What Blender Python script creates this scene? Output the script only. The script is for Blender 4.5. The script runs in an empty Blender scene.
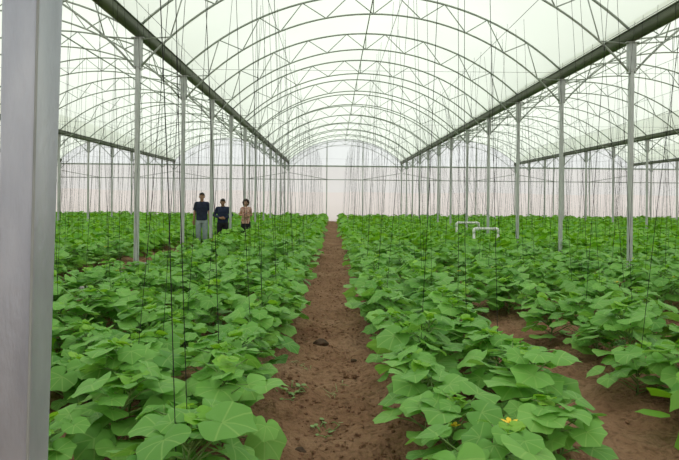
import bpy, bmesh, math, random
import numpy as np
from mathutils import Vector, Matrix
R = math.radians
random.seed(7); rng = np.random.default_rng(7)
sc = bpy.context.scene
col = sc.collection

# ------------------------------------------------------------------ layout
F = 609.0; CAMH = 1.45; ROLL = R(0.55)
GUT = [-19.2, -11.2, -3.17, 4.80, 12.8, 20.8]      # gutter lines (x)
YK = [9.84 + 3*k for k in range(12)]                   # frame planes (y)
YB = 42.95                                             # back wall
GZ = CAMH + 2.61                                      # underside of the gutters
APEX = CAMH + 4.36; R_OUT = 5.82; APEXI = CAMH + 3.95; R_IN = 5.20
WIREZ = 4.22

def proj(x, y, z):
    if y < 0.2: return (1e6, 1e6)
    dx = x/y*F; dy = -(z-CAMH)/y*F
    c, s = math.cos(ROLL), math.sin(ROLL)
    return (333 + dx*c - dy*s, 201 + dx*s + dy*c)
def seen(x, y, z, m=4):
    px, py = proj(x, y, z)
    left = 52 if py < 460 else 48
    return left-m < px < 679+m and -m < py < 460+m

# ------------------------------------------------------------------ helpers
def link(o): col.objects.link(o); return o
def tag(o, label=None, cat=None, group=None, kind=None):
    if label: o['label'] = label
    if cat: o['category'] = cat
    if group: o['group'] = group
    if kind: o['kind'] = kind
    return o
def empty(name, loc=(0,0,0), rz=0):
    o = bpy.data.objects.new(name, None); o.location = loc; o.rotation_euler = (0,0,rz)
    o.empty_display_size = .1
    return link(o)
def mesh_obj(name, me, mat, parent=None):
    o = bpy.data.objects.new(name, me)
    if mat is not None and not me.materials: me.materials.append(mat)
    if parent: o.parent = parent
    return link(o)
def copy_tree(o, parent=None):
    c = o.copy(); col.objects.link(c); c.parent = parent
    for ch in list(o.children): copy_tree(ch, c)
    return c

class MB:
    """collects quads / tris into one mesh"""
    def __init__(s): s.v = []; s.f = []; s.uv = None
    def add(s, v, f):
        n = len(s.v); s.v += [tuple(p) for p in v]; s.f += [tuple(i+n for i in q) for q in f]
    def box(s, x0, x1, y0, y1, z0, z1):
        s.add([(x0,y0,z0),(x1,y0,z0),(x1,y1,z0),(x0,y1,z0),(x0,y0,z1),(x1,y0,z1),(x1,y1,z1),(x0,y1,z1)],
              [(3,2,1,0),(4,5,6,7),(0,1,5,4),(1,2,6,5),(2,3,7,6),(3,0,4,7)])
    def tube(s, pts, r, n=8, caps=True, round_caps=False):
        pts = [Vector(p) for p in pts]
        rr = list(r) if hasattr(r, '__len__') else [r]*len(pts)
        if round_caps:
            d0 = (pts[0]-pts[1]).normalized(); d1 = (pts[-1]-pts[-2]).normalized()
            a0, ra = pts[0], rr[0]; a1, rb = pts[-1], rr[-1]
            pre = [(a0+d0*ra*math.sin(R(t)), ra*math.cos(R(t))) for t in (85,60,30)]
            post = [(a1+d1*rb*math.sin(R(t)), rb*math.cos(R(t))) for t in (30,60,85)]
            pts = [p for p,_ in pre]+pts+[p for p,_ in post]; rr = [q for _,q in pre]+rr+[q for _,q in post]
        v = []; prev = None
        for i, p in enumerate(pts):
            d = (pts[min(i+1,len(pts)-1)]-pts[max(i-1,0)]).normalized()
            if prev is None:
                ref = Vector((0,0,1)) if abs(d.z) < .9 else Vector((0,1,0))
                u = d.cross(ref).normalized()
            else:
                u = (prev - d*prev.dot(d)).normalized()
            prev = u; w = d.cross(u)
            for k in range(n):
                a = 2*math.pi*k/n
                v.append(p + (u*math.cos(a)+w*math.sin(a))*rr[i])
        f = []
        for i in range(len(pts)-1):
            for k in range(n):
                f.append((i*n+k, i*n+(k+1)%n, (i+1)*n+(k+1)%n, (i+1)*n+k))
        if caps:
            f.append(tuple(range(n-1,-1,-1))); m = (len(pts)-1)*n; f.append(tuple(m+k for k in range(n)))
        s.add(v, f)
    def sphere(s, c, rx, ry=None, rz=None, n=12, m=8):
        ry = ry or rx; rz = rz or rx; v = [(c[0],c[1],c[2]-rz)]
        for i in range(1,m):
            t = math.pi*i/m
            for k in range(n):
                a = 2*math.pi*k/n
                v.append((c[0]+rx*math.sin(t)*math.cos(a), c[1]+ry*math.sin(t)*math.sin(a), c[2]-rz*math.cos(t)))
        v.append((c[0],c[1],c[2]+rz)); f = []
        for k in range(n): f.append((0, 1+(k+1)%n, 1+k))
        for i in range(m-2):
            for k in range(n): f.append((1+i*n+k, 1+i*n+(k+1)%n, 1+(i+1)*n+(k+1)%n, 1+(i+1)*n+k))
        b = 1+(m-2)*n
        for k in range(n): f.append((b+k, b+(k+1)%n, len(v)-1))
        s.add(v, f)
    def loft(s, rings, n=16):
        """rings of (cx, cy, z, rx, ry): stacked ellipses, closed"""
        v = []
        for cx,cy,z,rx,ry in rings:
            for k in range(n):
                a = 2*math.pi*k/n; v.append((cx+rx*math.cos(a), cy+ry*math.sin(a), z))
        f = [(i*n+k, i*n+(k+1)%n, (i+1)*n+(k+1)%n, (i+1)*n+k) for i in range(len(rings)-1) for k in range(n)]
        f.append(tuple(range(n-1,-1,-1))); m = (len(rings)-1)*n; f.append(tuple(m+k for k in range(n)))
        s.add(v, f)
    def mesh(s, name, smooth=True):
        me = bpy.data.meshes.new(name); me.from_pydata(s.v, [], s.f)
        if s.uv is not None:
            u = me.uv_layers.new(name='leaf'); li = np.empty(len(me.loops), np.int32); me.loops.foreach_get('vertex_index', li)
            u.data.foreach_set('uv', np.asarray(s.uv, np.float32)[li].ravel())
        if smooth: me.polygons.foreach_set('use_smooth', [True]*len(me.polygons))
        me.update(); return me
    def build(s, name, mat, parent=None, smooth=True):
        return mesh_obj(name, s.mesh(name, smooth), mat, parent)

ONES = ['', 'first','second','third','fourth','fifth','sixth','seventh','eighth','ninth','tenth','eleventh','twelfth','thirteenth','fourteenth','fifteenth','sixteenth','seventeenth','eighteenth','nineteenth']
TENS = {2:'twenty',3:'thirty',4:'forty',5:'fifty',6:'sixty',7:'seventy',8:'eighty',9:'ninety'}
def ordw(n):
    if n < 20: return ONES[n]
    t, u = divmod(n, 10)
    if t > 9: return str(n)+'th'
    return TENS[t]+'-'+ONES[u] if u else TENS[t][:-1]+'ieth'

# ------------------------------------------------------------------ materials
def mat(name):
    m = bpy.data.materials.new(name); m.use_nodes = True
    nt = m.node_tree; nt.nodes.clear()
    out = nt.nodes.new('ShaderNodeOutputMaterial')
    return m, nt, out
def nd(nt, t, **kw):
    n = nt.nodes.new(t)
    for k, v in kw.items():
        if hasattr(n, k): setattr(n, k, v)
        else: n.inputs[k.replace('_',' ')].default_value = v
    return n
def ramp(nt, stops, interp='LINEAR'):
    n = nt.nodes.new('ShaderNodeValToRGB'); e = n.color_ramp.elements; n.color_ramp.interpolation = interp
    while len(e) < len(stops): e.new(.5)
    for q,(p,c) in zip(e, stops): q.position = p; q.color = (*c,1)
    return n
def srgb(r,g,b):
    return tuple(((c/255+.055)/1.055)**2.4 if c/255 > .04045 else c/255/12.92 for c in (r,g,b))

def surface(name, stops, scale=8, detail=4, rough=.6, metal=0, bump=0, bscale=40, stretch=(1,1,1), spec=.3):
    m, nt, out = mat(name); L = nt.links.new
    tc = nd(nt,'ShaderNodeTexCoord'); mp = nd(nt,'ShaderNodeMapping'); mp.inputs['Scale'].default_value = stretch
    L(tc.outputs['Object'], mp.inputs[0])
    nz = nd(nt,'ShaderNodeTexNoise'); nz.inputs['Scale'].default_value = scale; nz.inputs['Detail'].default_value = detail
    L(mp.outputs[0], nz.inputs['Vector'])
    rp = ramp(nt, stops); L(nz.outputs['Fac'], rp.inputs[0])
    b = nd(nt,'ShaderNodeBsdfPrincipled'); L(rp.outputs[0], b.inputs['Base Color'])
    b.inputs['Roughness'].default_value = rough; b.inputs['Metallic'].default_value = metal
    b.inputs['Specular IOR Level'].default_value = spec
    if bump:
        n2 = nd(nt,'ShaderNodeTexNoise'); n2.inputs['Scale'].default_value = bscale; n2.inputs['Detail'].default_value = 6
        L(mp.outputs[0], n2.inputs['Vector'])
        bp = nd(nt,'ShaderNodeBump'); bp.inputs['Strength'].default_value = bump; bp.inputs['Distance'].default_value = .02
        L(n2.outputs['Fac'], bp.inputs['Height']); L(bp.outputs[0], b.inputs['Normal'])
    L(b.outputs[0], out.inputs[0]); return m

def film(name, tint, trans, see, band=None):
    """translucent plastic: part of the light goes straight through, part is scattered"""
    m, nt, out = mat(name); L = nt.links.new
    tc = nd(nt,'ShaderNodeTexCoord')
    nz = nd(nt,'ShaderNodeTexNoise'); nz.inputs['Scale'].default_value = .35; nz.inputs['Detail'].default_value = 3
    L(tc.outputs['Object'], nz.inputs['Vector'])
    lo = tuple(c*.93 for c in tint)
    rp = ramp(nt, [(.3, lo), (.7, tint)]); L(nz.outputs['Fac'], rp.inputs[0]); colout = rp.outputs[0]
    if band:
        sx = nd(nt,'ShaderNodeSeparateXYZ'); L(tc.outputs['Object'], sx.inputs[0])
        wv = nd(nt,'ShaderNodeTexNoise'); wv.inputs['Scale'].default_value = .25
        L(tc.outputs['Object'], wv.inputs['Vector'])
        ma = nd(nt,'ShaderNodeMath', operation='MULTIPLY_ADD'); L(wv.outputs['Fac'], ma.inputs[0]); ma.inputs[1].default_value = .3; L(sx.outputs['Z'], ma.inputs[2])
        mr = nd(nt,'ShaderNodeMapRange'); mr.inputs['From Min'].default_value = 2.22; mr.inputs['From Max'].default_value = 2.26
        L(ma.outputs[0], mr.inputs['Value'])
        mx = nd(nt,'ShaderNodeMix', data_type='RGBA'); L(mr.outputs[0], mx.inputs['Factor'])
        mx.inputs[6].default_value = (*band,1); L(colout, mx.inputs[7]); colout = mx.outputs[2]
    tl = nd(nt,'ShaderNodeBsdfTranslucent'); L(colout, tl.inputs[0])
    df = nd(nt,'ShaderNodeBsdfDiffuse'); L(colout, df.inputs[0])
    m1 = nd(nt,'ShaderNodeMixShader'); m1.inputs[0].default_value = trans; L(df.outputs[0], m1.inputs[1]); L(tl.outputs[0], m1.inputs[2])
    tp = nd(nt,'ShaderNodeBsdfTransparent'); L(colout, tp.inputs[0])
    m2 = nd(nt,'ShaderNodeMixShader'); m2.inputs[0].default_value = see; L(m1.outputs[0], m2.inputs[1]); L(tp.outputs[0], m2.inputs[2])
    L(m2.outputs[0], out.inputs[0]); return m

def leaf_mat(name, dark, light, veins, young=None):
    m, nt, out = mat(name); L = nt.links.new
    ge = nd(nt,'ShaderNodeNewGeometry'); oi = nd(nt,'ShaderNodeObjectInfo')
    ad = nd(nt,'ShaderNodeMath', operation='ADD'); L(ge.outputs['Random Per Island'], ad.inputs[0])
    sc_ = nd(nt,'ShaderNodeMath', operation='MULTIPLY'); L(oi.outputs['Random'], sc_.inputs[0]); sc_.inputs[1].default_value = .35
    L(sc_.outputs[0], ad.inputs[1])
    ml = nd(nt,'ShaderNodeMath', operation='DIVIDE'); L(ad.outputs[0], ml.inputs[0]); ml.inputs[1].default_value = 1.35
    mid = tuple((a+b)/2 for a,b in zip(dark,light))
    rp = ramp(nt, [(.05,dark),(.55,mid),(.97,light)]); L(ml.outputs[0], rp.inputs[0]); c = rp.outputs[0]
    if veins:
        uv = nd(nt,'ShaderNodeUVMap', uv_map='leaf'); sx = nd(nt,'ShaderNodeSeparateXYZ'); L(uv.outputs[0], sx.inputs[0])
        ax = nd(nt,'ShaderNodeMath', operation='ABSOLUTE'); L(sx.outputs['X'], ax.inputs[0])
        th = nd(nt,'ShaderNodeMath', operation='ARCTAN2'); L(ax.outputs[0], th.inputs[0]); L(sx.outputs['Y'], th.inputs[1])
        ln = nd(nt,'ShaderNodeVectorMath', operation='LENGTH'); L(uv.outputs[0], ln.inputs[0])
        prev = None
        for a in (0, .72, 1.5):
            s1 = nd(nt,'ShaderNodeMath', operation='SUBTRACT'); L(th.outputs[0], s1.inputs[0]); s1.inputs[1].default_value = a
            ab = nd(nt,'ShaderNodeMath', operation='ABSOLUTE'); L(s1.outputs[0], ab.inputs[0])
            if prev is None: prev = ab
            else:
                mn = nd(nt,'ShaderNodeMath', operation='MINIMUM'); L(prev.outputs[0], mn.inputs[0]); L(ab.outputs[0], mn.inputs[1]); prev = mn
        ds = nd(nt,'ShaderNodeMath', operation='MULTIPLY'); L(prev.outputs[0], ds.inputs[0]); L(ln.outputs['Value'], ds.inputs[1])
        mr = nd(nt,'ShaderNodeMapRange'); mr.inputs['From Min'].default_value = .008; mr.inputs['From Max'].default_value = .026
        mr.inputs['To Min'].default_value = .28; mr.inputs['To Max'].default_value = 0; L(ds.outputs[0], mr.inputs['Value'])
        mx = nd(nt,'ShaderNodeMix', data_type='RGBA'); L(mr.outputs[0], mx.inputs['Factor']); L(c, mx.inputs[6])
        mx.inputs[7].default_value = (light[0]*1.9, light[1]*1.25, light[2]*1.8, 1); c = mx.outputs[2]
    b = nd(nt,'ShaderNodeBsdfPrincipled'); L(c, b.inputs['Base Color']); b.inputs['Roughness'].default_value = .52
    b.inputs['Specular IOR Level'].default_value = .3
    nz = nd(nt,'ShaderNodeTexNoise'); nz.inputs['Scale'].default_value = 60; tc = nd(nt,'ShaderNodeTexCoord'); L(tc.outputs['Object'], nz.inputs['Vector'])
    bp = nd(nt,'ShaderNodeBump'); bp.inputs['Strength'].default_value = .35; bp.inputs['Distance'].default_value = .004
    L(nz.outputs['Fac'], bp.inputs['Height']); L(bp.outputs[0], b.inputs['Normal'])
    hs = nd(nt,'ShaderNodeHueSaturation'); hs.inputs['Saturation'].default_value = 1.1; hs.inputs['Value'].default_value = 1.15; hs.inputs['Hue'].default_value = .485; L(c, hs.inputs['Color'])
    tl = nd(nt,'ShaderNodeBsdfTranslucent'); L(hs.outputs[0], tl.inputs[0])
    ms = nd(nt,'ShaderNodeMixShader'); ms.inputs[0].default_value = .36; L(b.outputs[0], ms.inputs[1]); L(tl.outputs[0], ms.inputs[2])
    L(ms.outputs[0], out.inputs[0]); return m

M = {}
M['film']  = film('greenhouse_film', (.905,.965,.845), .96, .22)
M['gable'] = film('gable_film', (.97,.99,.985), .96, .4)
M['net']   = film('insect_net', (.97,.945,.95), .95, .06, band=(.96,.89,.87))
M['steel'] = surface('galvanised_steel', [(.3,(.38,.40,.39)),(.7,(.54,.56,.55))], 14, 5, .5, .35, .15, 60, (1,1,.25))
M['nearsteel'] = surface('galvanised_post_steel', [(.25,(.35,.375,.43)),(.5,(.46,.49,.55)),(.75,(.57,.60,.655))], 9, 7, .36, .45, .12, 90, (1,1,.3))
M['truss'] = surface('truss_steel', [(.3,(.30,.33,.30)),(.7,(.42,.45,.41))], 6, 3, .55, .15)
M['gutter']= surface('gutter_green', [(.3,(.075,.088,.055)),(.7,(.125,.14,.09))], 3, 4, .5, .1, .08, 20, (1,.2,1))
M['string']= surface('black_twine', [(.3,(.010,.011,.010)),(.7,(.028,.03,.026))], 30, 2, .8)
M['wire']  = surface('grey_wire', [(.3,(.14,.15,.15)),(.7,(.22,.23,.23))], 10, 2, .5, .5)
M['seam'] = surface('steel_seam', [(.3,(.30,.32,.31)),(.7,(.44,.46,.45))], 20, 5, .6, .2, .2, 60, (1,1,.2))
M['pvc']   = surface('white_pvc', [(.3,(.74,.74,.72)),(.7,(.84,.84,.82))], 10, 3, .35, 0)
M['hose']  = surface('grey_hose', [(.3,(.25,.26,.25)),(.7,(.42,.43,.41))], 4, 3, .6, 0)
M['leaf']  = leaf_mat('vine_leaf', (.100,.295,.046), (.275,.57,.125), True)
M['leaffar'] = leaf_mat('vine_leaf_plain', (.130,.365,.036), (.32,.62,.080), False)
M['tip']   = leaf_mat('young_leaf', (.20,.46,.05), (.34,.60,.09), False)
M['stem']  = surface('vine_stem', [(.3,(.14,.25,.07)),(.7,(.27,.40,.13))], 20, 3, .5)
M['flower']= surface('yellow_petal', [(.3,(.80,.52,.02)),(.7,(.88,.66,.05))], 20, 3, .5)
M['dry']   = surface('pale_stalk', [(.3,(.28,.33,.13)),(.7,(.45,.44,.24))], 20, 3, .7)

def soil():
    m, nt, out = mat('bare_soil'); L = nt.links.new
    tc = nd(nt,'ShaderNodeTexCoord')
    n1 = nd(nt,'ShaderNodeTexNoise'); n1.inputs['Scale'].default_value = 1.3; n1.inputs['Detail'].default_value = 8; n1.inputs['Roughness'].default_value = .62
    n2 = nd(nt,'ShaderNodeTexNoise'); n2.inputs['Scale'].default_value = 22; n2.inputs['Detail'].default_value = 6
    n3 = nd(nt,'ShaderNodeTexVoronoi'); n3.inputs['Scale'].default_value = 34
    for n in (n1,n2,n3): L(tc.outputs['Object'], n.inputs['Vector'])
    r1 = ramp(nt, [(.3,(.225,.118,.070)),(.52,(.315,.178,.108)),(.72,(.41,.255,.165))]); L(n1.outputs['Fac'], r1.inputs[0])
    r2 = ramp(nt, [(.32,(.55,.52,.50)),(.5,(1,1,1)),(.72,(1.0,1.0,1.0))]); L(n2.outputs['Fac'], r2.inputs[0])
    mx = nd(nt,'ShaderNodeMix', data_type='RGBA', blend_type='MULTIPLY'); mx.inputs['Factor'].default_value = .8
    L(r1.outputs[0], mx.inputs[6]); L(r2.outputs[0], mx.inputs[7])
    r3 = ramp(nt, [(.0,(1,1,1)),(.06,(1,1,1)),(.09,(0,0,0))]); L(n3.outputs['Distance'], r3.inputs[0])
    n4 = nd(nt,'ShaderNodeTexNoise'); n4.inputs['Scale'].default_value = 3; L(tc.outputs['Object'], n4.inputs['Vector'])
    r4 = ramp(nt, [(.5,(0,0,0)),(.62,(.55,.55,.55))]); L(n4.outputs['Fac'], r4.inputs[0])
    mm = nd(nt,'ShaderNodeMath', operation='MULTIPLY'); L(r3.outputs[0], mm.inputs[0]); L(r4.outputs[0], mm.inputs[1])
    m2 = nd(nt,'ShaderNodeMix', data_type='RGBA'); L(mm.outputs[0], m2.inputs['Factor']); L(mx.outputs[2], m2.inputs[6]); m2.inputs[7].default_value = (.30,.25,.15,1)
    b = nd(nt,'ShaderNodeBsdfPrincipled'); L(m2.outputs[2], b.inputs['Base Color']); b.inputs['Roughness'].default_value = .95; b.inputs['Specular IOR Level'].default_value = .1
    bp = nd(nt,'ShaderNodeBump'); bp.inputs['Strength'].default_value = 1.0; bp.inputs['Distance'].default_value = .06
    ad = nd(nt,'ShaderNodeMath', operation='ADD'); L(n2.outputs['Fac'], ad.inputs[0]); L(n1.outputs['Fac'], ad.inputs[1])
    L(ad.outputs[0], bp.inputs['Height']); L(bp.outputs[0], b.inputs['Normal'])
    L(b.outputs[0], out.inputs[0]); return m
M['soil'] = soil()

# ------------------------------------------------------------------ ground
def vnoise(x, y, seed=0):
    xi = np.floor(x).astype(np.int64); yi = np.floor(y).astype(np.int64); fx = x-xi; fy = y-yi
    fx = fx*fx*(3-2*fx); fy = fy*fy*(3-2*fy)
    def h(a,b):
        n = (a*374761393 + b*668265263 + seed*974711) & 0xffffffff
        n = ((n ^ (n >> 13))*1274126177) & 0xffffffff
        return ((n ^ (n >> 16)) & 0xffff)/65535.0
    return (h(xi,yi)*(1-fx)+h(xi+1,yi)*fx)*(1-fy) + (h(xi,yi+1)*(1-fx)+h(xi+1,yi+1)*fx)*fy
def ground(x, y):
    x = np.asarray(x, float); y = np.asarray(y, float)
    c = .5+.5*np.cos(2*np.pi*(x-.925)/1.85)
    z = .14*c**1.2*(1-.95*np.exp(-((x+2.90)**2+(y-20.3)**2)/.16))
    z = z + .06*(vnoise(x*2.1,y*1.3,1)-.5) + .055*(vnoise(x*6,y*6,2)-.5) + .065*np.maximum(0,vnoise(x*13,y*13,3)-.45) + .012*(vnoise(x*29,y*29,4)-.5)
    return z
def gz(x, y): return float(ground(x, y))

xs = np.concatenate([np.arange(-28,-5,.16), np.arange(-5,6,.04), np.arange(6,29.6,.16)])
ys = np.concatenate([np.arange(-3,2,.12), np.arange(2,9,.04), np.arange(9,16,.09), np.arange(16,43.4,.2)])
X, Y = np.meshgrid(xs, ys); Z = ground(X, Y)
nx, ny = len(xs), len(ys)
me = bpy.data.meshes.new('floor')
idx = np.arange(nx*ny).reshape(ny,nx)
q = np.stack([idx[:-1,:-1],idx[:-1,1:],idx[1:,1:],idx[1:,:-1]],-1).reshape(-1,4)
def np_mesh(me, v, faces):
    k = faces.shape[1]
    me.vertices.add(len(v)); me.vertices.foreach_set('co', np.asarray(v,np.float32).ravel())
    me.loops.add(faces.size); me.loops.foreach_set('vertex_index', faces.astype(np.int32).ravel())
    me.polygons.add(len(faces)); me.polygons.foreach_set('loop_start', np.arange(0,faces.size,k,dtype=np.int32))
    me.polygons.foreach_set('use_smooth', np.ones(len(faces),bool)); me.update(calc_edges=True)
np_mesh(me, np.stack([X,Y,Z],-1).reshape(-1,3), q)
fl = mesh_obj('floor', me, M['soil']); tag(fl, 'brown bare soil ridged into beds with bare paths between', 'ground', kind='structure')
# land outside the greenhouse
mb = MB(); mb.box(-160,160,-120,220,-.45,-.15)
o = mb.build('floor_outside', surface('outside_land', [(.3,(.34,.33,.24)),(.7,(.48,.45,.34))], .2, 4, .95), smooth=False)
tag(o, 'flat land around the greenhouse', 'ground', kind='structure')

# ------------------------------------------------------------------ shell: roof film, end walls, side walls
BAYS = [(-27.2,-19.2)] + [(GUT[i],GUT[i+1]) for i in range(5)] + [(20.8,28.8)]
def arc_z(off, apex=APEX, r=R_OUT): return apex - r + math.sqrt(max(0, r*r-off*off))
NSEG = 28
mb = MB(); Y0 = -2.0
rows_y = [Y0] + [YK[0]-3*k for k in (3,2,1)] + YK + [YB]
rows_y = sorted(rows_y)
for a, b in BAYS:
    c = (a+b)/2; base = []
    for y in rows_y:
        for i in range(NSEG+1):
            off = -3.98+7.96*i/NSEG
            base.append((c+off, y, arc_z(off)+.035))
    n = NSEG+1
    f = [(j*n+i, j*n+i+1, (j+1)*n+i+1, (j+1)*n+i) for j in range(len(rows_y)-1) for i in range(NSEG)]
    mb.add(base, f)
tag(mb.build('ceiling', M['film']), 'milky translucent plastic film over the arched greenhouse roof', 'roof', kind='structure')

BARZ = 3.90
def end_wall(name, y, label):
    mb = MB(); mb.add([(-27.2,y,-.1),(28.8,y,-.1),(28.8,y,BARZ),(-27.2,y,BARZ)], [(0,1,2,3)])
    w = mb.build(name, M['net'], smooth=False); tag(w, label, 'wall', kind='structure')
    g = MB()
    for a, b in BAYS:
        c = (a+b)/2; v = []
        for i in range(NSEG+1):
            off = -4+8*i/NSEG; v.append((c+off,y,BARZ)); v.append((c+off,y,max(BARZ+.01, arc_z(max(-3.98,min(3.98,off)))+.03)))
        g.add(v, [(2*i,2*i+2,2*i+3,2*i+1) for i in range(NSEG)])
    o = g.build('gable_film', M['gable'], w, smooth=False); o['label'] = 'clear film gable above the crossbar'
end_wall('wall_back', YB, 'pale pinkish net end wall at the far end of the greenhouse')
end_wall('wall_front', Y0, 'net end wall behind the camera')
for name, x in (('wall_left',-27.2),('wall_right',28.8)):
    mb = MB(); mb.add([(x,Y0,-.1),(x,YB,-.1),(x,YB,GZ+.2),(x,Y0,GZ+.2)], [(0,1,2,3)])
    tag(mb.build(name, M['net'], smooth=False), 'pale net side wall of the greenhouse', 'wall', kind='structure')

# ------------------------------------------------------------------ gutters
GN = {-19.2:'far left edge gutter line', -11.2:'second gutter line left of the path', -3.17:'gutter line just left of the path',
      4.8:'gutter line just right of the path', 12.8:'second gutter line right of the path', 20.8:'third gutter line right of the path'}
GL = {-19.2:'dark green rain gutter whose end shows beside the near post at far left',
      -11.2:'thin dark green rain gutter across the left bay, second left of the path',
      -3.17:'long dark green rain gutter overhead, left of the central path',
      4.8:'long dark green rain gutter overhead, right of the central path',
      12.8:'thin dark green rain gutter on the right, second right of the path',
      20.8:'distant dark green rain gutter at far right, third right of the path'}
for x in GUT:
    prof = []
    for i in range(13):
        a = math.pi + math.pi*i/12
        prof.append((.125*math.cos(a), .10+.10*math.sin(a)))
    prof = [(-.15,.20),(-.15,.185),(-.125,.185)] + prof + [(.125,.185),(.15,.185),(.15,.20)]
    inner = [(p*.93, q+.008) for p, q in prof[2:-2]]
    outline = prof + [(.115,.20)] + list(reversed([(p*.92, q+.010) for p,q in prof[3:-3]])) + [(-.115,.20)]
    n = len(outline); v = []
    ystart = 2.0 if abs(x) < 6 else 4.0
    for y in (ystart, YB-.05): v += [(x+p*.70, y, GZ+q*.9) for p,q in outline]
    f = [(i,(i+1)%n,n+(i+1)%n,n+i) for i in range(n)]
    mb = MB(); mb.add(v, f); o = mb.build('rain_gutter', M['gutter'])
    bm = bmesh.new(); bm.from_mesh(o.data); bmesh.ops.recalc_face_normals(bm, faces=bm.faces); bm.to_mesh(o.data); bm.free()
    o.data.polygons.foreach_set('use_smooth',[False]*len(o.data.polygons))
    tag(o, GL[x], 'gutter', 'rain gutters along the bays')

# ------------------------------------------------------------------ posts (shaft + head bracket)
def post_proto():
    t = empty('steel_post')
    mb = MB(); h = GZ-.005; w = .036; c = .010
    sec = [(-w,-w+c),(-w+c,-w),(w-c,-w),(w,-w+c),(w,w-c),(w-c,w),(-w+c,w),(-w,w-c)]
    v = [(p,q,-.1) for p,q in sec] + [(p,q,h) for p,q in sec]
    mb.add(v, [(i,(i+1)%8,8+(i+1)%8,8+i) for i in range(8)] + [tuple(range(7,-1,-1)), tuple(range(8,16))])
    mb.build('shaft', M['steel'], t, smooth=False)
    mb = MB()
    for s in (-1,1): mb.box(s*.048-.010, s*.048+.010, -.05, .05, h-.50, h)
    mb.box(-.058,.058,-.045,-.037,h-.47,h-.03); mb.box(-.10,.10,-.06,.06,h-.012,h+.004)
    for s in (-1,1):
        for zz in (h-.44, h-.12): mb.tube([(s*.025,-.045,zz),(s*.025,-.056,zz)], .010, 6)
    mb.build('head_bracket', M['steel'], t, smooth=False)
    return t
P0 = post_proto(); used = False
POSTS = []
for x in GUT:
    n = 0
    for y in YK:
        if not (seen(x,y,2.5) or seen(x,y,GZ) or seen(x,y,1.0)): continue
        n += 1
        o = P0 if not used else copy_tree(P0); used = True
        o.location = (x, y, 0); POSTS.append((x,y))
        tag(o, 'steel post, %s from camera, under %s' % (ordw(n), GN[x]), 'post', 'steel posts carrying the gutters')

# ------------------------------------------------------------------ roof trusses
def arc_pts(apex, r, a, b, n): return [(a+(b-a)*i/n, 0, arc_z(a+(b-a)*i/n, apex, r)) for i in range(n+1)]
def truss_proto():
    t = empty('roof_truss')
    mb = MB(); mb.tube(arc_pts(APEX,R_OUT,-3.97,3.97,40), .021, 7); mb.build('outer_chord', M['truss'], t)
    mb = MB(); mb.tube(arc_pts(APEXI,R_IN,-3.95,3.95,40), .018, 7); mb.build('inner_chord', M['truss'], t)
    O = lambda p: (p,0,arc_z(p)); I = lambda p: (p,0,arc_z(p,APEXI,R_IN))
    for s in (-1,1):
        seq = [(s*3.93,0,GZ-.02), I(s*3.47), O(s*3.25), I(s*2.75), O(s*2.4), I(s*1.95), O(s*1.5), I(s*1.0), O(s*.5), I(0)]
        for a, b in zip(seq, seq[1:]):
            mb = MB(); mb.tube([a,b], .011, 6); mb.build('web_brace', M['truss'], t)
    mb = MB(); mb.tube([I(0),O(0)], .011, 6); mb.build('king_strut', M['truss'], t)
    return t
BN = {0:'the outermost bay at left', 1:'the far left bay', 2:'the left side bay', 3:'the centre bay over the path', 4:'the right side bay', 5:'the far right bay', 6:'the outermost bay at right'}
T0 = truss_proto(); used = False; BAYK = []
for bi, (a, b) in enumerate(BAYS):
    c = (a+b)/2; n = 0; anyseen = False
    for y in YK:
        if sum(seen(c+off, y, zz) for off in np.linspace(-3.9,3.9,27) for zz in (arc_z(off), arc_z(off,APEXI,R_IN))) < 3: continue
        n += 1; anyseen = True
        o = T0 if not used else copy_tree(T0); used = True
        o.location = (c, y, 0)
        tag(o, 'curved grey roof truss, %s from camera, across %s' % (ordw(n), BN[bi]), 'truss', 'arched roof trusses')
    if anyseen and bi in (1,2,3,4,5):
        mb = MB(); mb.tube([(c,YK[0]-4.5,APEX-.035),(c,YB-.05,APEX-.035)], .014, 8)
        tag(mb.build('ridge_purlin', M['truss']), 'straight grey ridge pipe running under the roof film along %s' % BN[bi], 'purlin', 'ridge pipes')

# ------------------------------------------------------------------ back wall framing
mb = MB(); mb.box(-19.3,28.8,YB-.13,YB-.07,BARZ-.05,BARZ+.05)
tag(mb.build('crossbar', M['truss'], smooth=False), 'dark grey crossbar along the top of the net end wall', 'crossbar')
mb = MB(); mb.tube([(-19.3,YB-.12,2.95),(28.8,YB-.12,2.95)], .028, 8)
tag(mb.build('wall_rail', M['truss']), 'thin grey rail across the net end wall below the crossbar', 'rail')
gn = {1:'far left bay', 2:'left side bay', 3:'centre bay', 4:'right side bay', 5:'far right bay'}
for bi in (1,2,3,4,5):
    c = sum(BAYS[bi])/2
    for s in (-1,1):
        if not seen(c+s*1.27, YB, 2.5): continue
        mb = MB(); mb.box(c+s*1.27-.035, c+s*1.27+.035, YB-.06, YB-.005, -.1, arc_z(1.27)-.02)
        tag(mb.build('gable_post', M['steel'], smooth=False), 'slim grey gable post on end wall, %s of two in %s' % ('left' if s<0 else 'right', gn[bi]), 'post', 'gable posts of the end wall')
        mb = MB(); mb.tube([(c+s*3.9,YB-.16,3.42),(c+s*1.27,YB-.16,2.97)], .022, 6)
        tag(mb.build('wall_brace', M['truss']), 'sloping grey brace on end wall, %s side of %s' % ('left' if s<0 else 'right', gn[bi]), 'brace', 'sloping braces of the end wall')

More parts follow.
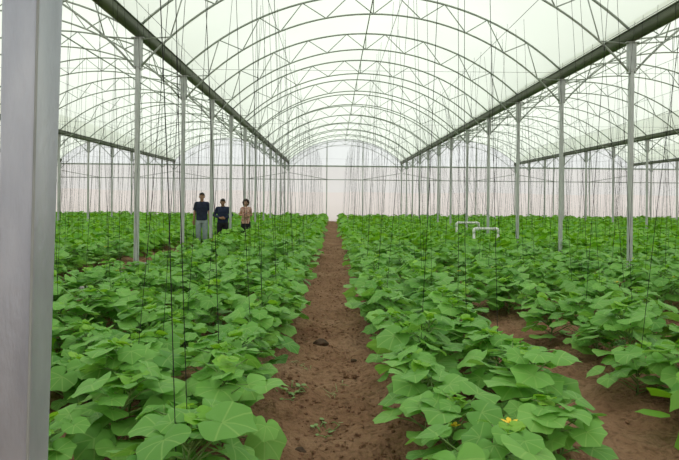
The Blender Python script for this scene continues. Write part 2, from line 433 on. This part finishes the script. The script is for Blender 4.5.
# ------------------------------------------------------------------ near post at the left edge
mb = MB(); v = []
def near_sec(px_a, px_c, px_b, z, y_c, side):
    # square tube, slightly turned, a little wider towards its head
    C = Vector(((px_c-333)/F*y_c, y_c, z)); a = R(10)
    A = C + Vector((-math.cos(a), math.sin(a), 0))*side; B = C + Vector((math.sin(a), math.cos(a), 0))*side; D = A+B-C
    q = [A,C,B,D]; out = []
    for i in range(4):
        p = q[i]; e0 = (q[i-1]-p).normalized(); e1 = (q[(i+1)%4]-p).normalized(); r = .010
        for t in (0,.33,.66,1):
            th = t*math.pi/2; out.append(p + e0*r*(1-math.sin(th)) + e1*r*(1-math.cos(th)))
    return out
s1 = near_sec(0,29.5,49,.84,1.43,.086); s2 = near_sec(3,36,60,1.92,1.43,.100)
def lerp_sec(z):
    t = (z-.84)/(1.92-.84); return [a+(b-a)*t for a,b in zip(s1,s2)]
rings = [lerp_sec(z) for z in (-.12,.85,2.02,2.4)]
top = [Vector((p.x, p.y, 5.56)) for p in rings[-1]]; rings.append(top)
n = 16; v = [p for r_ in rings for p in r_]
mb.add(v, [(i*n+k, i*n+(k+1)%n, (i+1)*n+(k+1)%n, (i+1)*n+k) for i in range(len(rings)-1) for k in range(n)] + [tuple(range(n-1,-1,-1)), tuple((len(rings)-1)*n+k for k in range(n))])
o = mb.build('near_steel_post', M['nearsteel'], smooth=False)
mb = MB(); mb.tube([(r_[5]+r_[6])/2 + Vector((.002,-.0015,0)) for r_ in rings], .0032, 8)
sm = mb.build('weld_seam', M['seam'], o); sm['label'] = 'darker seam down the corner of the post'
tag(o, 'large galvanised square post close to the camera at the left edge', 'post')

# ------------------------------------------------------------------ plants
OUT = [(0,.63),(13,.565),(26,.535),(38,.565),(50,.59),(62,.545),(76,.51),(90,.535),(104,.53),(118,.49),(135,.44),(152,.42),(166,.32),(176,.14)]
def leaf_outline():
    pts = [(R(a),r) for a,r in OUT]
    return pts[::1] + [(-a,r) for a,r in reversed(pts) if a > 0]
def add_leaf(mb, base, yaw, pitch, roll, size, hi=True, rnd=random):
    """broad five-pointed leaf blade; base = where the petiole meets it"""
    if hi: ol = leaf_outline()
    else: ol = [(R(a),r) for a,r in ((0,.62),(28,.52),(52,.58),(100,.52),(150,.40))] + [(R(-a),r) for a,r in ((150,.40),(100,.52),(52,.58),(28,.52))]
    n = len(ol); loc = [(0,0,0)]; uv = [(0,0)]
    fr = (.36,.7,1) if hi else (1,)
    dr = rnd.uniform(.1,.65); cup = rnd.uniform(-.1,.25); ph = rnd.uniform(0,6.3); amp = rnd.uniform(.025,.07); asym = rnd.uniform(.92,1.08)
    for q in fr:
        for a, r in ol:
            rr = r*q; x = math.sin(a)*rr*(asym if a > 0 else 1); y = math.cos(a)*rr
            z = .10*q*(1-q) - dr*.38*max(0,y)**2*1.3 + cup*x*x - .30*dr*abs(x)**2.2 + (amp*q*q*math.sin(3*a+ph) if hi else 0) + .035*q*abs(math.sin(a*2.1))
            loc.append((x,y,z)); uv.append((x,y))
    Mx = Matrix.Translation(base) @ Matrix.Rotation(-yaw,4,'Z') @ Matrix.Rotation(-pitch,4,'X') @ Matrix.Rotation(roll,4,'Y') @ Matrix.Scale(size,4)
    v = [Mx @ Vector(p) for p in loc]
    f = [(0,1+(k+1)%n,1+k) for k in range(n)]
    for i in range(len(fr)-1):
        f += [(1+i*n+k,1+i*n+(k+1)%n,1+(i+1)*n+(k+1)%n,1+(i+1)*n+k) for k in range(n)]
    mb.add(v, f)
    if mb.uv is None: mb.uv = []
    mb.uv += uv

def plant_meshes(seed, height=.40, leaves=22):
    r = random.Random(seed); fol = MB(); st = MB(); tip = MB()
    lean = r.uniform(0,6.28); la = r.uniform(.02,.10)
    def axis(t): return Vector((math.cos(lean)*la*t*t+.012*math.sin(9*t), math.sin(lean)*la*t*t+.012*math.cos(7*t), -.03+t*(height+.02)))
    st.tube([axis(i/6) for i in range(7)], [.008-.004*i/6 for i in range(7)], 6)
    yaw = r.uniform(0,6.28)
    for i in range(leaves):
        t = .10+.82*(i/(leaves-1))**.9; yaw += 2.4+r.uniform(-.5,.5)
        b = axis(t)
        big = 1-.55*max(0,(t-.72)/.28)
        size = r.uniform(.115,.228)*big
        pl = r.uniform(.10,.34)*(.55+.45*(1-t)*1.3)*(.5+.5*big)
        el = R(r.uniform(18,48)) if t > .35 else R(r.uniform(8,35))
        d = Vector((math.sin(yaw)*math.cos(el), math.cos(yaw)*math.cos(el), math.sin(el)))
        e = b + d*pl; e.z = max(.05, min(e.z, height*1.03+r.uniform(-.03,.03)))
        midp = (b+e)/2 + Vector((0,0,.018))
        st.tube([b,midp,e], [.0045,.0038,.0032], 5, caps=False)
        add_leaf(fol, e, yaw+r.uniform(-.9,.9), R(r.uniform(-14,36)), R(r.uniform(-28,28)), size, True, r)
    top = axis(1)
    for i in range(6):
        yaw += 2.4
        b = top + Vector((math.sin(yaw)*.02, math.cos(yaw)*.02, r.uniform(-.03,.045)))
        add_leaf(tip, b, yaw, R(r.uniform(-55,10)), R(r.uniform(-25,25)), r.uniform(.045,.10), True, r)
    # tendril
    a = r.uniform(0,6.28); p = axis(.85); pts = []
    for i in range(9):
        u = i/8; pts.append(p + Vector((math.cos(a+u*1.4)*.20*u, math.sin(a+u*1.4)*.20*u, .13*u-.16*u*u)))
    st.tube(pts, [.0032-.0018*i/8 for i in range(9)], 5)
    return fol, st, tip
NV = 14; protos = []
for i in range(NV):
    fol, st, tip = plant_meshes(100+i, random.Random(i).uniform(.34,.47), 28+i%5)
    protos.append((fol.mesh('foliage'), st.mesh('stem'), tip.mesh('growing_tip')))
    protos[-1][0].materials.append(M['leaf']); protos[-1][1].materials.append(M['stem']); protos[-1][2].materials.append(M['tip'])
fb = MB()
for k in range(5):
    a = 2*math.pi*k/5; c, s = math.cos(a), math.sin(a)
    pts = [(0,0),(.012,-.009),(.026,-.010),(.036,0),(.026,.010),(.012,.009)]
    fb.add([(c*p-s*q, s*p+c*q, .012*(p/.036)) for p,q in pts], [(0,1,2,3),(0,3,4,5)])
fb.sphere((0,0,.006), .006, n=6, m=4)
flower_me = fb.mesh('flower'); flower_me.materials.append(M['flower'])

PEOPLE = [(-3.83,17.8),(-3.47,19.2),(-2.90,20.3)]
PIPES = [(4.43,20.0),(4.18,16.6)]
beds = [(i, .925+1.85*i) for i in range(-11,15)]
def bed_name(i):
    if i >= 0: return '%s bed right of the centre path' % ordw(i+1)
    return '%s bed left of the centre path' % ordw(-i)
def where(i, line):
    if line == 0: return '%s furrow %s of path' % (ordw(abs(i)), 'right' if i > 0 else 'left')
    return '%s line of %s bed %s' % ('left' if line < 0 else 'right', ordw(i+1 if i >= 0 else -i), 'right of path' if i >= 0 else 'left of path')
spots = []
r = random.Random(11)
for i, bx in beds:
    for line in (-1,1):
        y = 2.4 + r.uniform(0,.35)
        while y < 42.4:
            x = bx + line*(.08 if 9.5 < y < 17 and (i,line) in ((-3,1),(-2,-1)) else .23 if y < 7.5 and (i,line)==(0,1) else .40 if y < 9 and (i,line)==(1,-1) else .32 if (i,line)==(0,-1) else .29) + (r.uniform(-.05,.05) if (i,line) in ((0,-1),(-1,1)) else line*r.uniform(-.08,.04 if (9.5 < y < 17 and (i,line) in ((-3,1),(-2,-1))) or (y < 7.5 and (i,line) == (0,1)) else .16)); yy = y + r.uniform(-.06,.06)
            y += .45 if y < 24 else .52
            if not (-.50*yy-1.0 < x < .60*yy+1.0): continue
            if x < -20 or x > 27: continue
            if any(abs(x-px) < .32 and abs(yy-py) < .34 for px,py in PEOPLE): continue
            if any(abs(x-px) < .10 and abs(yy-py) < .12 for px,py in POSTS): continue
            if abs(x+.74) < .22 and abs(yy-1.45) < .3: continue
            if r.random() < .025: continue
            if (i,line) == (0,1) and yy < 2.95: continue
            spots.append((x, yy, i, line))
for j in range(-10,15):
    if j == 0: continue
    y = 2.6 + r.uniform(0,.4)
    while y < 42.4:
        x = 1.85*j + r.uniform(-.22,.22); yy = y; y += r.uniform(.4,.6)
        pr = {-1:.95 if y > 3.3 else .3, 1:0 if y < 7 else .55, 2:.45 if y < 9 else .6, -2:(.5 if y < 9 else .1) if y < 17 else .6}.get(j,.65)
        if r.random() > pr: continue
        if not (-.50*yy-1.0 < x < .60*yy+1.0) or x < -20 or x > 27: continue
        if any(abs(x-px) < .36 and -.9 < yy-py < .4 for px,py in PEOPLE): continue
        if any(abs(x-px) < .10 and abs(yy-py) < .12 for px,py in POSTS): continue
        spots.append((x, yy, j, 0))
for px, py in PIPES:
    for dx in (-.36,-.1,.15,.36): spots.append((px+dx+r.uniform(-.05,.05), py-.42+r.uniform(-.06,.06), 1, 1))
vis = sorted([s for s in spots if seen(s[0],s[1],.35,25)], key=lambda s: math.hypot(s[0],s[1]))
near = vis[:300]; nearset = set(near); far = [s for s in spots if s not in nearset]
count = {}
flower_left = 24
r = random.Random(5)
for k, (x, y, i, line) in enumerate(sorted(near, key=lambda s: s[1])):
    key = (i,line); count[key] = count.get(key,0)+1
    root = empty('cucumber_plant', (x, y, gz(x,y)), r.uniform(0,6.28))
    s = r.uniform(.88,1.13)*(.85 if (i,line) == (-2,-1) and y > 9 else 1); root.scale = (s*1.04, s*1.04, s)
    tag(root, 'cucumber plant, %s from camera, %s' % (ordw(count[key]), where(i,line)), 'plant', 'cucumber plants in the beds')
    a, b, c = protos[r.randrange(NV)]
    mesh_obj('foliage', a, None, root); mesh_obj('stem', b, None, root); mesh_obj('growing_tip', c, None, root)
    if r.random() < .12:
        f = mesh_obj('flower', flower_me, None, root); f.location = (r.uniform(-.18,.18), r.uniform(-.18,.18), r.uniform(.30,.40)); f['label'] = 'small yellow flower'
# the rest of the crop: one object
def far_variant(seed, leaves, mul):
    rr = random.Random(seed); m = MB(); h = rr.uniform(.36,.45); yaw = 0
    for i in range(leaves):
        t = i/(leaves-1); yaw += 2.4+rr.uniform(-.4,.4); d = rr.uniform(.08,.30)*(1-.45*t)
        b = Vector((math.sin(yaw)*d, math.cos(yaw)*d, .05+(h-.03)*t**.8+rr.uniform(-.03,.03)))
        add_leaf(m, b, yaw, R(rr.uniform(-5,45)), R(rr.uniform(-25,25)), rr.uniform(.15,.25)*mul*(1-.35*max(0,t-.6)/.4), False, rr)
    for i in range(2):
        add_leaf(m, Vector((rr.uniform(-.05,.05),rr.uniform(-.05,.05),h+.02)), rr.uniform(0,6.28), R(rr.uniform(-50,0)), 0, .10*mul, False, rr)
    nv = np.array(m.v); nf = np.array(m.f); return nv, nf
mids = [far_variant(i,20,1.0) for i in range(10)]; fars = [far_variant(50+i,12,1.25) for i in range(8)]
VV = []; FF = []; off = 0
for (x, y, i, line) in far:
    nv, nf = (mids if y < 24 else fars)[r.randrange(10 if y < 24 else 8)]
    a = r.uniform(0,6.28); s = r.uniform(.9,1.15)*(.75 if (i,line) == (-2,-1) and y < 17 else 1); c, sn = math.cos(a)*s*1.04, math.sin(a)*s*1.04
    w = np.stack([nv[:,0]*c-nv[:,1]*sn+x, nv[:,0]*sn+nv[:,1]*c+y, nv[:,2]*s+gz(x,y)], -1)
    VV.append(w); FF.append(nf+off); off += len(nv)
me = bpy.data.meshes.new('cucumber_crop'); np_mesh(me, np.concatenate(VV), np.concatenate(FF))
o = mesh_obj('cucumber_crop', me, M['leaffar'])
tag(o, 'distant green cucumber crop filling the beds toward the end wall', 'plants', kind='stuff')

# ------------------------------------------------------------------ overhead wires and hanging strings
for i, bx in beds:
    if not any(seen(bx,y,WIREZ) for y in np.linspace(5,42,60)): continue
    mb = MB(); mb.tube([(bx,4.0,WIREZ),(bx,YB-.05,WIREZ)], .004, 5)
    tag(mb.build('support_wire', M['wire']), 'thin overhead wire running lengthwise above the %s' % bed_name(i), 'wire', 'overhead crop wires')
for k, y in enumerate(YK[:-1]):
    if k%3 != 1: continue
    mb = MB(); mb.tube([(-19.1,y+.05,WIREZ-.01),(28.8,y+.05,WIREZ-.01)], .0035, 5)
    tag(mb.build('cross_wire', M['wire']), 'thin wire stretched across the bays at the %s row of posts from the camera' % ordw(k+1), 'wire', 'cross wires at the post rows')
r = random.Random(21); strs = []
for (x, y, i, line) in spots:
    if line == 0 or r.random() > .52: continue
    bx = .925+1.85*i
    top = Vector((bx+line*.10+r.uniform(-.04,.04), y+r.uniform(-.12,.12), WIREZ)); bot = Vector((x, y, gz(x,y)+.02))
    strs.append((bot, top, i, line))
sv = [s for s in strs if seen(s[0].x, s[0].y, .6, 2) or seen(s[1].x*.5+s[0].x*.5, s[0].y, 2.3, 2)]
sv.sort(key=lambda s: s[0].y*s[0].y + .3*s[0].x**2)
ns = sv[:300]; nset = set(id(s) for s in ns); cnt = {}
def string_tube(mb, s, rad, n):
    b, t = s[0], s[1]; sag = Vector((r.uniform(-.02,.02), r.uniform(-.02,.02), 0))
    mb.tube([b, b.lerp(t,.33)+sag, b.lerp(t,.67)+sag*.6, t], rad, n, caps=False)
for s in sorted(ns, key=lambda s: s[0].y):
    key = (s[2],s[3]); cnt[key] = cnt.get(key,0)+1
    mb = MB(); string_tube(mb, s, .0022, 5)
    tag(mb.build('plant_string', M['string']), 'black twine, %s from camera, %s' % (ordw(cnt[key]), where(s[2],s[3])), 'string', 'black strings hanging over the beds')
mb = MB()
for s in strs:
    if id(s) not in nset and s[0].y > 3.0: string_tube(mb, s, .0023, 3)
tag(mb.build('distant_strings', M['string']), 'many thin strings hanging over the far beds', 'strings', kind='stuff')

# ------------------------------------------------------------------ irrigation pipes and hose
def pipe(x, y, w, h, label):
    t = empty('irrigation_pipe', (x,y,gz(x,y))); rr = .036; z0 = -.05
    mb = MB(); mb.tube([(-w/2+.05,0,h),(w/2-.05,0,h)], rr, 12); mb.build('crossbar', M['pvc'], t)
    for s in (-1,1):
        mb = MB(); mb.tube([(s*w/2,0,z0),(s*w/2,0,h-.06)], rr, 12); mb.build('riser', M['pvc'], t)
        mb = MB(); mb.tube([(s*w/2,0,h-.13),(s*w/2,0,h-.05),(s*(w/2-.015),0,h-.015),(s*(w/2-.05),0,h),(s*(w/2-.13),0,h)], .044, 12); mb.build('elbow', M['pvc'], t)
    return tag(t, label, 'pipe', 'white irrigation pipes')
pipe(4.43,20.0,.72,.66,'white plastic pipe arch above the crop, the left and farther one')
pipe(4.18,16.6,.66,.68,'white plastic pipe arch above the crop, the right and nearer one')
mb = MB(); pts = []
for i in range(80):
    y = 7.5+i*.17; x = -3.95+.05*math.sin(y*.9); pts.append((x,y,gz(x,y)+.035))
mb.tube(pts, .035, 8); tag(mb.build('irrigation_hose', M['hose']), 'grey hose lying on the soil in the left furrow', 'hose')

# ------------------------------------------------------------------ clods and clippings in the path
def clod(x, y, s, label, seed, dark):
    rr = random.Random(seed); bm = bmesh.new(); bmesh.ops.create_icosphere(bm, subdivisions=3, radius=1)
    ph = [(Vector((rr.uniform(-1,1),rr.uniform(-1,1),rr.uniform(-1,1))), rr.uniform(2,7), rr.uniform(0,6)) for _ in range(14)]
    for vtx in bm.verts:
        d = 1+sum(.055*math.sin(a.dot(vtx.co)*f+p) for a,f,p in ph); vtx.co = Vector((vtx.co.x*d*1.25, vtx.co.y*d, vtx.co.z*d*.7))*s
    me = bpy.data.meshes.new('soil_clod'); bm.to_mesh(me); bm.free(); me.polygons.foreach_set('use_smooth',[True]*len(me.polygons))
    o = mesh_obj('soil_clod', me, M['clod' if dark else 'soil']); o.location = (x,y,gz(x,y)+s*.35); tag(o, label, 'clod', 'loose clods on the path'); return o
M['clod'] = surface('dark_clod', [(.3,(.06,.036,.024)),(.7,(.12,.074,.048))], 9, 6, .95, 0, .5, 30)
def gp(px, py):   # a point of the path seen at this place
    y = F*(CAMH-.01)/(py-201-(px-333)*math.tan(ROLL)); return ((px-333)/F*y, y)
for j,(px,py,s,lab) in enumerate([(322,347,.055,'dark crumbly soil clod on the path, farther and left of a pair'),
        (351,376,.042,'brown soil clod on the path, nearer and right of a pair'),
        (355,362,.022,'small soil clod just beyond the brown clod on the path'),
        (302,451,.026,'small dark soil clod on the nearest stretch of path'),
        (292,382,.018,'tiny soil clod at the left side of the path')]):
    x, y = gp(px,py); clod(x, y, s, lab, 40+j, j in (0,2,3))
mb = MB(); rr = random.Random(3)
for _ in range(1500):
    y = 3+rr.random()**1.5*16; x = rr.gauss(0,.30)
    if abs(x) > .62: x = rr.choice((1.85,-1.85,3.7))+rr.gauss(0,.2)
    s = rr.uniform(.005,.016); mb.sphere((x,y,gz(x,y)+s*.3), s*rr.uniform(.8,1.5), s*rr.uniform(.8,1.4), s*.8, 5, 4)
tag(mb.build('soil_crumbs', M['soil'], smooth=False), 'loose crumbs of soil scattered on the paths', 'soil', kind='stuff')
for j,(px,py,n,lab) in enumerate([(334,389,9,'pale cut stalks lying in the middle of the path'),
        (297,394,16,'small green weeds at the left side of the path'),
        (325,427,10,'little weed tuft on the nearest part of the path'),
        (302,364,9,'scattered pale stalks at the left of the path beyond the weeds')]):
    x0, y0 = gp(px,py); mb = MB(); rr = random.Random(70+j)
    for _ in range(n):
        x = x0+rr.gauss(0,.05); y = y0+rr.gauss(0,.07); a = rr.uniform(0,6.28); l = rr.uniform(.03,.10); z = gz(x,y)
        x2, y2 = x+math.cos(a)*l, y+math.sin(a)*l
        mb.tube([(x,y,z+.002),((x+x2)/2,(y+y2)/2,max(z,gz((x+x2)/2,(y+y2)/2))+.015),(x2,y2,gz(x2,y2)+.012)], [.003,.0035,.001], 5)
        if j in (1,2):
            add_leaf(mb, Vector((x2,y2,gz(x2,y2)+.02)), a, R(10), 0, rr.uniform(.02,.04), False, rr)
    mb.uv = None
    tag(mb.build('cut_stalks' if j in (0,3) else 'weed_tuft', M['dry' if j in (0,3) else 'stem']), lab, 'weeds', kind='stuff')

# ------------------------------------------------------------------ people
def fuse(mb, name, material, parent, voxel=.008, smooth=4):
    o = mb.build(name, material, parent)
    bm = bmesh.new(); bm.from_mesh(o.data); bmesh.ops.recalc_face_normals(bm, faces=bm.faces); bm.to_mesh(o.data); bm.free()
    m = o.modifiers.new('r','REMESH'); m.mode = 'VOXEL'; m.voxel_size = voxel; m.use_smooth_shade = True
    s = o.modifiers.new('s','SMOOTH'); s.factor = .5; s.iterations = smooth
    dg = bpy.context.evaluated_depsgraph_get(); dg.update()
    nm = bpy.data.meshes.new_from_object(o.evaluated_get(dg)); old = o.data; o.modifiers.clear(); o.data = nm; bpy.data.meshes.remove(old)
    nm.name = name
    if not nm.materials: nm.materials.append(material)
    return o
SK = surface('skin', [(.3,(.30,.16,.10)),(.7,(.38,.21,.135))], 12, 3, .5)
SK2 = surface('skin_fair', [(.3,(.40,.22,.15)),(.7,(.47,.27,.185))], 12, 3, .5)
NAVY = surface('navy_cloth', [(.3,(.012,.016,.036)),(.7,(.022,.028,.058))], 12, 4, .85, 0, .2, 60)
NAVY2 = surface('dark_blue_cloth', [(.3,(.013,.020,.050)),(.7,(.024,.035,.075))], 12, 4, .85, 0, .2, 60)
JEAN = surface('pale_grey_denim', [(.3,(.20,.25,.27)),(.7,(.30,.35,.36))], 12, 4, .85, 0, .2, 60)
BLK = surface('black_cloth', [(.3,(.010,.010,.013)),(.7,(.020,.020,.025))], 12, 4, .85, 0, .2, 60)
HAIR = surface('black_hair', [(.3,(.008,.006,.005)),(.7,(.022,.016,.013))], 60, 4, .5)
HAIR2 = surface('dark_brown_hair', [(.3,(.020,.010,.007)),(.7,(.05,.026,.018))], 60, 4, .5)
PINK = surface('pink_print_cloth', [(.36,(.36,.13,.10)),(.46,(.58,.33,.27)),(.54,(.66,.47,.40)),(.62,(.42,.20,.17))], 16, 3, .85, 0, .2, 60)
EYE = surface('eye_white', [(.3,(.6,.58,.55)),(.7,(.7,.68,.66))], 12, 2, .3)
IRIS = surface('dark_iris', [(.3,(.01,.007,.005)),(.7,(.02,.013,.01))], 12, 2, .3)
LIP = surface('lip', [(.3,(.28,.10,.08)),(.7,(.33,.13,.10))], 12, 2, .5)
SHOE = surface('dark_shoe', [(.3,(.02,.017,.014)),(.7,(.04,.034,.028))], 12, 3, .5)

def person(loc, rz, H, arms, cloth, label, skin, hair, hairstyle, sleeve, female=False, nod=0):
    """arms: [(elbow, wrist, finger direction, palm side)] for the figure's right (-x) and left (+x); figure faces -y; sizes for 1.70 m"""
    t = empty('person', loc, rz); k = H/1.70; t.scale = (k,k,k); tag(t, label, 'person')
    sw = .15 if female else .165; b = MB()
    hx = 0; hy = -.02-.10*math.sin(nod); hz = 1.575-.015*(1-math.cos(nod))
    # torso
    b.loft([(0,.0,.80,.13,.09),(0,.0,.90,.165 if female else .155,.115),(0,.0,1.02,.135 if female else .15,.10),(0,0,1.12,.135 if female else .155,.105),(0,0,1.25,.145 if female else .155,.115),(0,.005,1.34,.135 if female else .15,.10),(0,.01,1.40,.10,.075),(0,.01,1.43,.06,.055)])
    b.tube([(-sw+.02,.01,1.365),(sw-.02,.01,1.365)], .055, 12, round_caps=True)
    b.tube([(0,.012,1.38),(0,.0,1.45),(hx,hy+.03,hz-.09)], [.06,.053,.052], 14, round_caps=True)
    # head with jaw, nose, ears
    def hp(x,y,z):      # nod about the head's centre
        c, s = math.cos(nod), math.sin(nod); return (hx+x, hy+y*c+z*s*1.0, hz-(-y)*s*-1.0*-1 + z*c)
    hd = MB()
    hd.sphere((0,.012,.02), .077, .097, .100, 18, 12); hd.sphere((0,-.022,-.035), .060, .070, .082, 16, 10); hd.sphere((0,-.052,-.092), .030,.030,.024, 10, 8)
    hd.tube([(0,-.085,.012),(0,-.104,-.018),(0,-.112,-.030)], [.009,.012,.014], 8, round_caps=True)
    for s in (-1,1):
        hd.sphere((s*.080,.012,-.008), .012,.022,.034, 10, 8); hd.sphere((s*.042,-.062,-.022), .022,.022,.02, 10, 8); hd.tube([(s*.012,-.092,.034),(s*.05,-.078,.036)], .010, 8, round_caps=True)
    rot = Matrix.Translation((hx,hy,hz)) @ Matrix.Rotation(nod,4,'X')
    b.add([rot @ Vector(p) for p in hd.v], hd.f)
    # legs and feet
    for s in (-1,1):
        b.tube([(s*.085,.0,.88),(s*.095,-.005,.68),(s*.10,-.01,.48),(s*.10,.01,.30),(s*.10,.02,.09)], [.088,.078,.057,.054,.038], 14, round_caps=True)
        b.tube([(s*.10,.045,.045),(s*.105,-.06,.04),(s*.115,-.15,.028)], [.038,.040,.026], 12, round_caps=True)
    hands = []
    for s, (el, wr, fd) in zip((-1,1), arms):
        sh = Vector((s*sw,.01,1.355)); el = Vector(el); wr = Vector(wr); fd = Vector(fd).normalized()
        b.tube([sh, sh.lerp(el,.5), el], [.056,.046,.038], 12, round_caps=True)
        b.tube([el, el.lerp(wr,.35), wr], [.039,.038,.026], 12, round_caps=True)
        side = fd.cross(Vector((0,-1,.15))).normalized()          # across the palm
        if side.length < .1: side = Vector((0,0,1))
        nrm = side.cross(fd).normalized()
        pc = wr + fd*.05
        for q in (-.024,-.008,.008,.024):
            b.tube([wr+side*q*.6, wr+fd*.085+side*q], [.015,.013], 8, round_caps=True)
        for q, ln in ((-.027,.062),(-.009,.074),(.009,.070),(.027,.054)):
            p0 = wr+fd*.083+side*q; p1 = p0+fd*ln*.5+side*q*.15-nrm*.004; p2 = p1+fd*ln*.42-nrm*.018
            b.tube([p0,p1,p2], [.0095,.0088,.0078], 8, round_caps=True)
        ts = -s if abs(fd.z) > .6 else 1
        p0 = wr+fd*.02+side*.02*ts; p1 = p0+side*.030*ts+fd*.030-nrm*.010; p2 = p1+fd*.032+side*.006*ts-nrm*.010
        b.tube([p0,p1,p2], [.014,.0115,.009], 8, round_caps=True)
    body = fuse(b, 'body', skin, t, .0075, 3)
    # face
    for s in (-1,1):
        m = MB(); m.sphere(rot @ Vector((s*.032,-.079,.014)), .0125,.010,.0085, 10, 8); e = m.build('eye', EYE, t)
        m = MB(); m.sphere(rot @ Vector((s*.032,-.0865,.014)), .006,.004,.006, 8, 6); m.build('iris', IRIS, e)
        m = MB(); m.tube([rot @ Vector(p) for p in ((s*.015,-.099,.040),(s*.034,-.095,.045),(s*.054,-.078,.040))], .0045, 6, round_caps=True); m.build('eyebrow', hair, t)
    m = MB(); m.tube([rot @ Vector(p) for p in ((-.022,-.083,-.061),(0,-.095,-.058),(.022,-.083,-.061))], [.005,.008,.005], 8, round_caps=True); m.build('mouth', LIP, t)
    # hair
    h = MB()
    if hairstyle == 'short':
        h.sphere((0,.026,.045), .084,.096,.088, 18, 12); h.sphere((0,-.025,.085), .066,.065,.038, 14, 8)
        for s in (-1,1): h.sphere((s*.066,.02,.025), .017,.04,.05, 10, 8)
    else:
        rr = random.Random(2)
        h.sphere((0,.04,.035), .10,.10,.10, 16, 10)
        for _ in range(150):
            a = rr.uniform(0,6.28); e = rr.uniform(-1.1,1.5); d = Vector((math.cos(a)*math.cos(e), math.sin(a)*math.cos(e), math.sin(e)))
            if d.y < -.35 and d.z < .55: continue
            p = Vector((d.x*.115, .03+d.y*.11, .01+d.z*.125)); q = rr.uniform(.018,.032); h.sphere(p, q, q, q, 8, 6)
    hh = MB(); hh.add([rot @ Vector(p) for p in h.v], h.f); fuse(hh, 'hair', hair, t, .010, 1)
    # shirt
    m = MB(); e = .016; hem = .86 if not female else .80
    m.loft([(0,0,hem,.185 if female else .172,.132),(0,0,.95,.17,.125),(0,0,1.04,.152 if female else .166,.118),(0,0,1.13,.152 if female else .172,.122),(0,0,1.25,.158 if female else .172,.134 if not female else .14),(0,.005,1.35,.145 if female else .160,.112),(0,.012,1.41,.105,.085),(0,.012,1.425,.075,.068)])
    m.tube([(-sw+.01,.01,1.36),(sw-.01,.01,1.36)], .068, 12, round_caps=True)
    for s, (el, wr, fd) in zip((-1,1), arms):
        sh = Vector((s*sw,.01,1.355)); el = Vector(el); wr = Vector(wr)
        if sleeve == 'long':
            m.tube([sh, sh.lerp(el,.5), el], [.070,.060,.053], 12, round_caps=True); m.tube([el, wr.lerp(el,.06)], [.053,.040], 12)
        elif sleeve == 'short':
            m.tube([sh, sh.lerp(el,.75)], [.070,.064], 12)
        else:
            m.tube([sh, sh.lerp(el,.35)], [.066,.060], 12)
    fuse(m, 'blouse' if female else 'shirt', cloth[0], t, .010, 2)
    if not female:
        m = MB()
        for s in (-1,1): m.tube([(s*.062,.03,1.425),(s*.05,-.045,1.425),(s*.012,-.085,1.385)], [.014,.016,.012], 8, round_caps=True)
        m.build('collar', cloth[0], t)
    # trousers
    m = MB(); m.loft([(0,0,.78,.165,.115),(0,0,.90,.168,.122),(0,0,.985,.158,.115)])
    for s in (-1,1):
        m.tube([(s*.085,0,.86),(s*.095,-.005,.68),(s*.10,-.01,.48),(s*.10,.01,.30),(s*.10,.02,.07)], [.098,.092,.076,.070,.062], 14)
    fuse(m, 'trousers', cloth[1], t, .010, 2)
    for s in (-1,1):
        m = MB(); m.tube([(s*.10,.055,.045),(s*.105,-.06,.045),(s*.115,-.155,.036)], [.044,.046,.034], 12, round_caps=True); m.build('shoe', SHOE, t)
    return t
def stand(x, y): return (x, y, gz(x,y)-.01)
hang = [((-.215,.03,1.10),(-.225,-.04,.86),(-.05,-.12,-1)), ((.215,.03,1.10),(.245,-.06,.87),(.08,-.25,-1))]
p = person(stand(*PEOPLE[0]), R(8), 1.64, hang, (NAVY,JEAN), 'man in a navy polo shirt and pale jeans standing with arms down', SK, HAIR, 'short', 'short')
clasp = [((-.27,.0,1.12),(-.075,-.20,1.03),(.75,-.35,.1)), ((.27,.0,1.12),(.075,-.21,1.01),(-.75,-.35,.12))]
p = person(stand(*PEOPLE[1]), R(4), 1.52, clasp, (NAVY2,BLK), 'man in a dark blue long-sleeved shirt with hands clasped in front', SK, HAIR, 'short', 'long', nod=R(12)); p.scale.x *= 1.12
fold = [((-.225,-.01,1.12),(-.02,-.19,1.11),(1,-.15,.12)), ((.225,-.01,1.12),(.06,-.20,1.05),(-1,-.1,.1))]
p = person(stand(*PEOPLE[2]), R(-4), 1.50, fold, (PINK,BLK), 'curly-haired woman in a pink patterned blouse with hands at her waist', SK2, HAIR2, 'curly', 'none', female=True)

# ------------------------------------------------------------------ sky (overcast), camera, view
w = bpy.data.worlds.new('overcast'); sc.world = w; w.use_nodes = True; nt = w.node_tree; nt.nodes.clear()
tc = nd(nt,'ShaderNodeTexCoord'); sx = nd(nt,'ShaderNodeSeparateXYZ'); nt.links.new(tc.outputs['Generated'], sx.inputs[0])
rp = ramp(nt, [(0,(.86,.88,.90)),(1,(1.0,1.0,.985))]); nt.links.new(sx.outputs['Z'], rp.inputs[0])
bg = nd(nt,'ShaderNodeBackground'); nt.links.new(rp.outputs[0], bg.inputs[0]); bg.inputs[1].default_value = 1.0
out = nd(nt,'ShaderNodeOutputWorld'); nt.links.new(bg.outputs[0], out.inputs[0])

cd = bpy.data.cameras.new('camera'); cam = link(bpy.data.objects.new('camera', cd)); sc.camera = cam
cd.sensor_width = 36; cd.sensor_fit = 'HORIZONTAL'; cd.lens = 36*F/679; cd.clip_end = 500
cd.shift_x = (339.5-333)/679; cd.shift_y = -(230-201)/679
cam.matrix_world = Matrix.Translation((0,0,CAMH)) @ Matrix.Rotation(R(90),4,'X') @ Matrix.Rotation(ROLL,4,'Z')
vs = sc.view_settings; vs.view_transform = 'Standard'; vs.look = 'None'; vs.gamma = 1; vs.use_curve_mapping = False; vs.exposure = 0.36
sc.cycles.max_bounces = 10; sc.cycles.transparent_max_bounces = 16
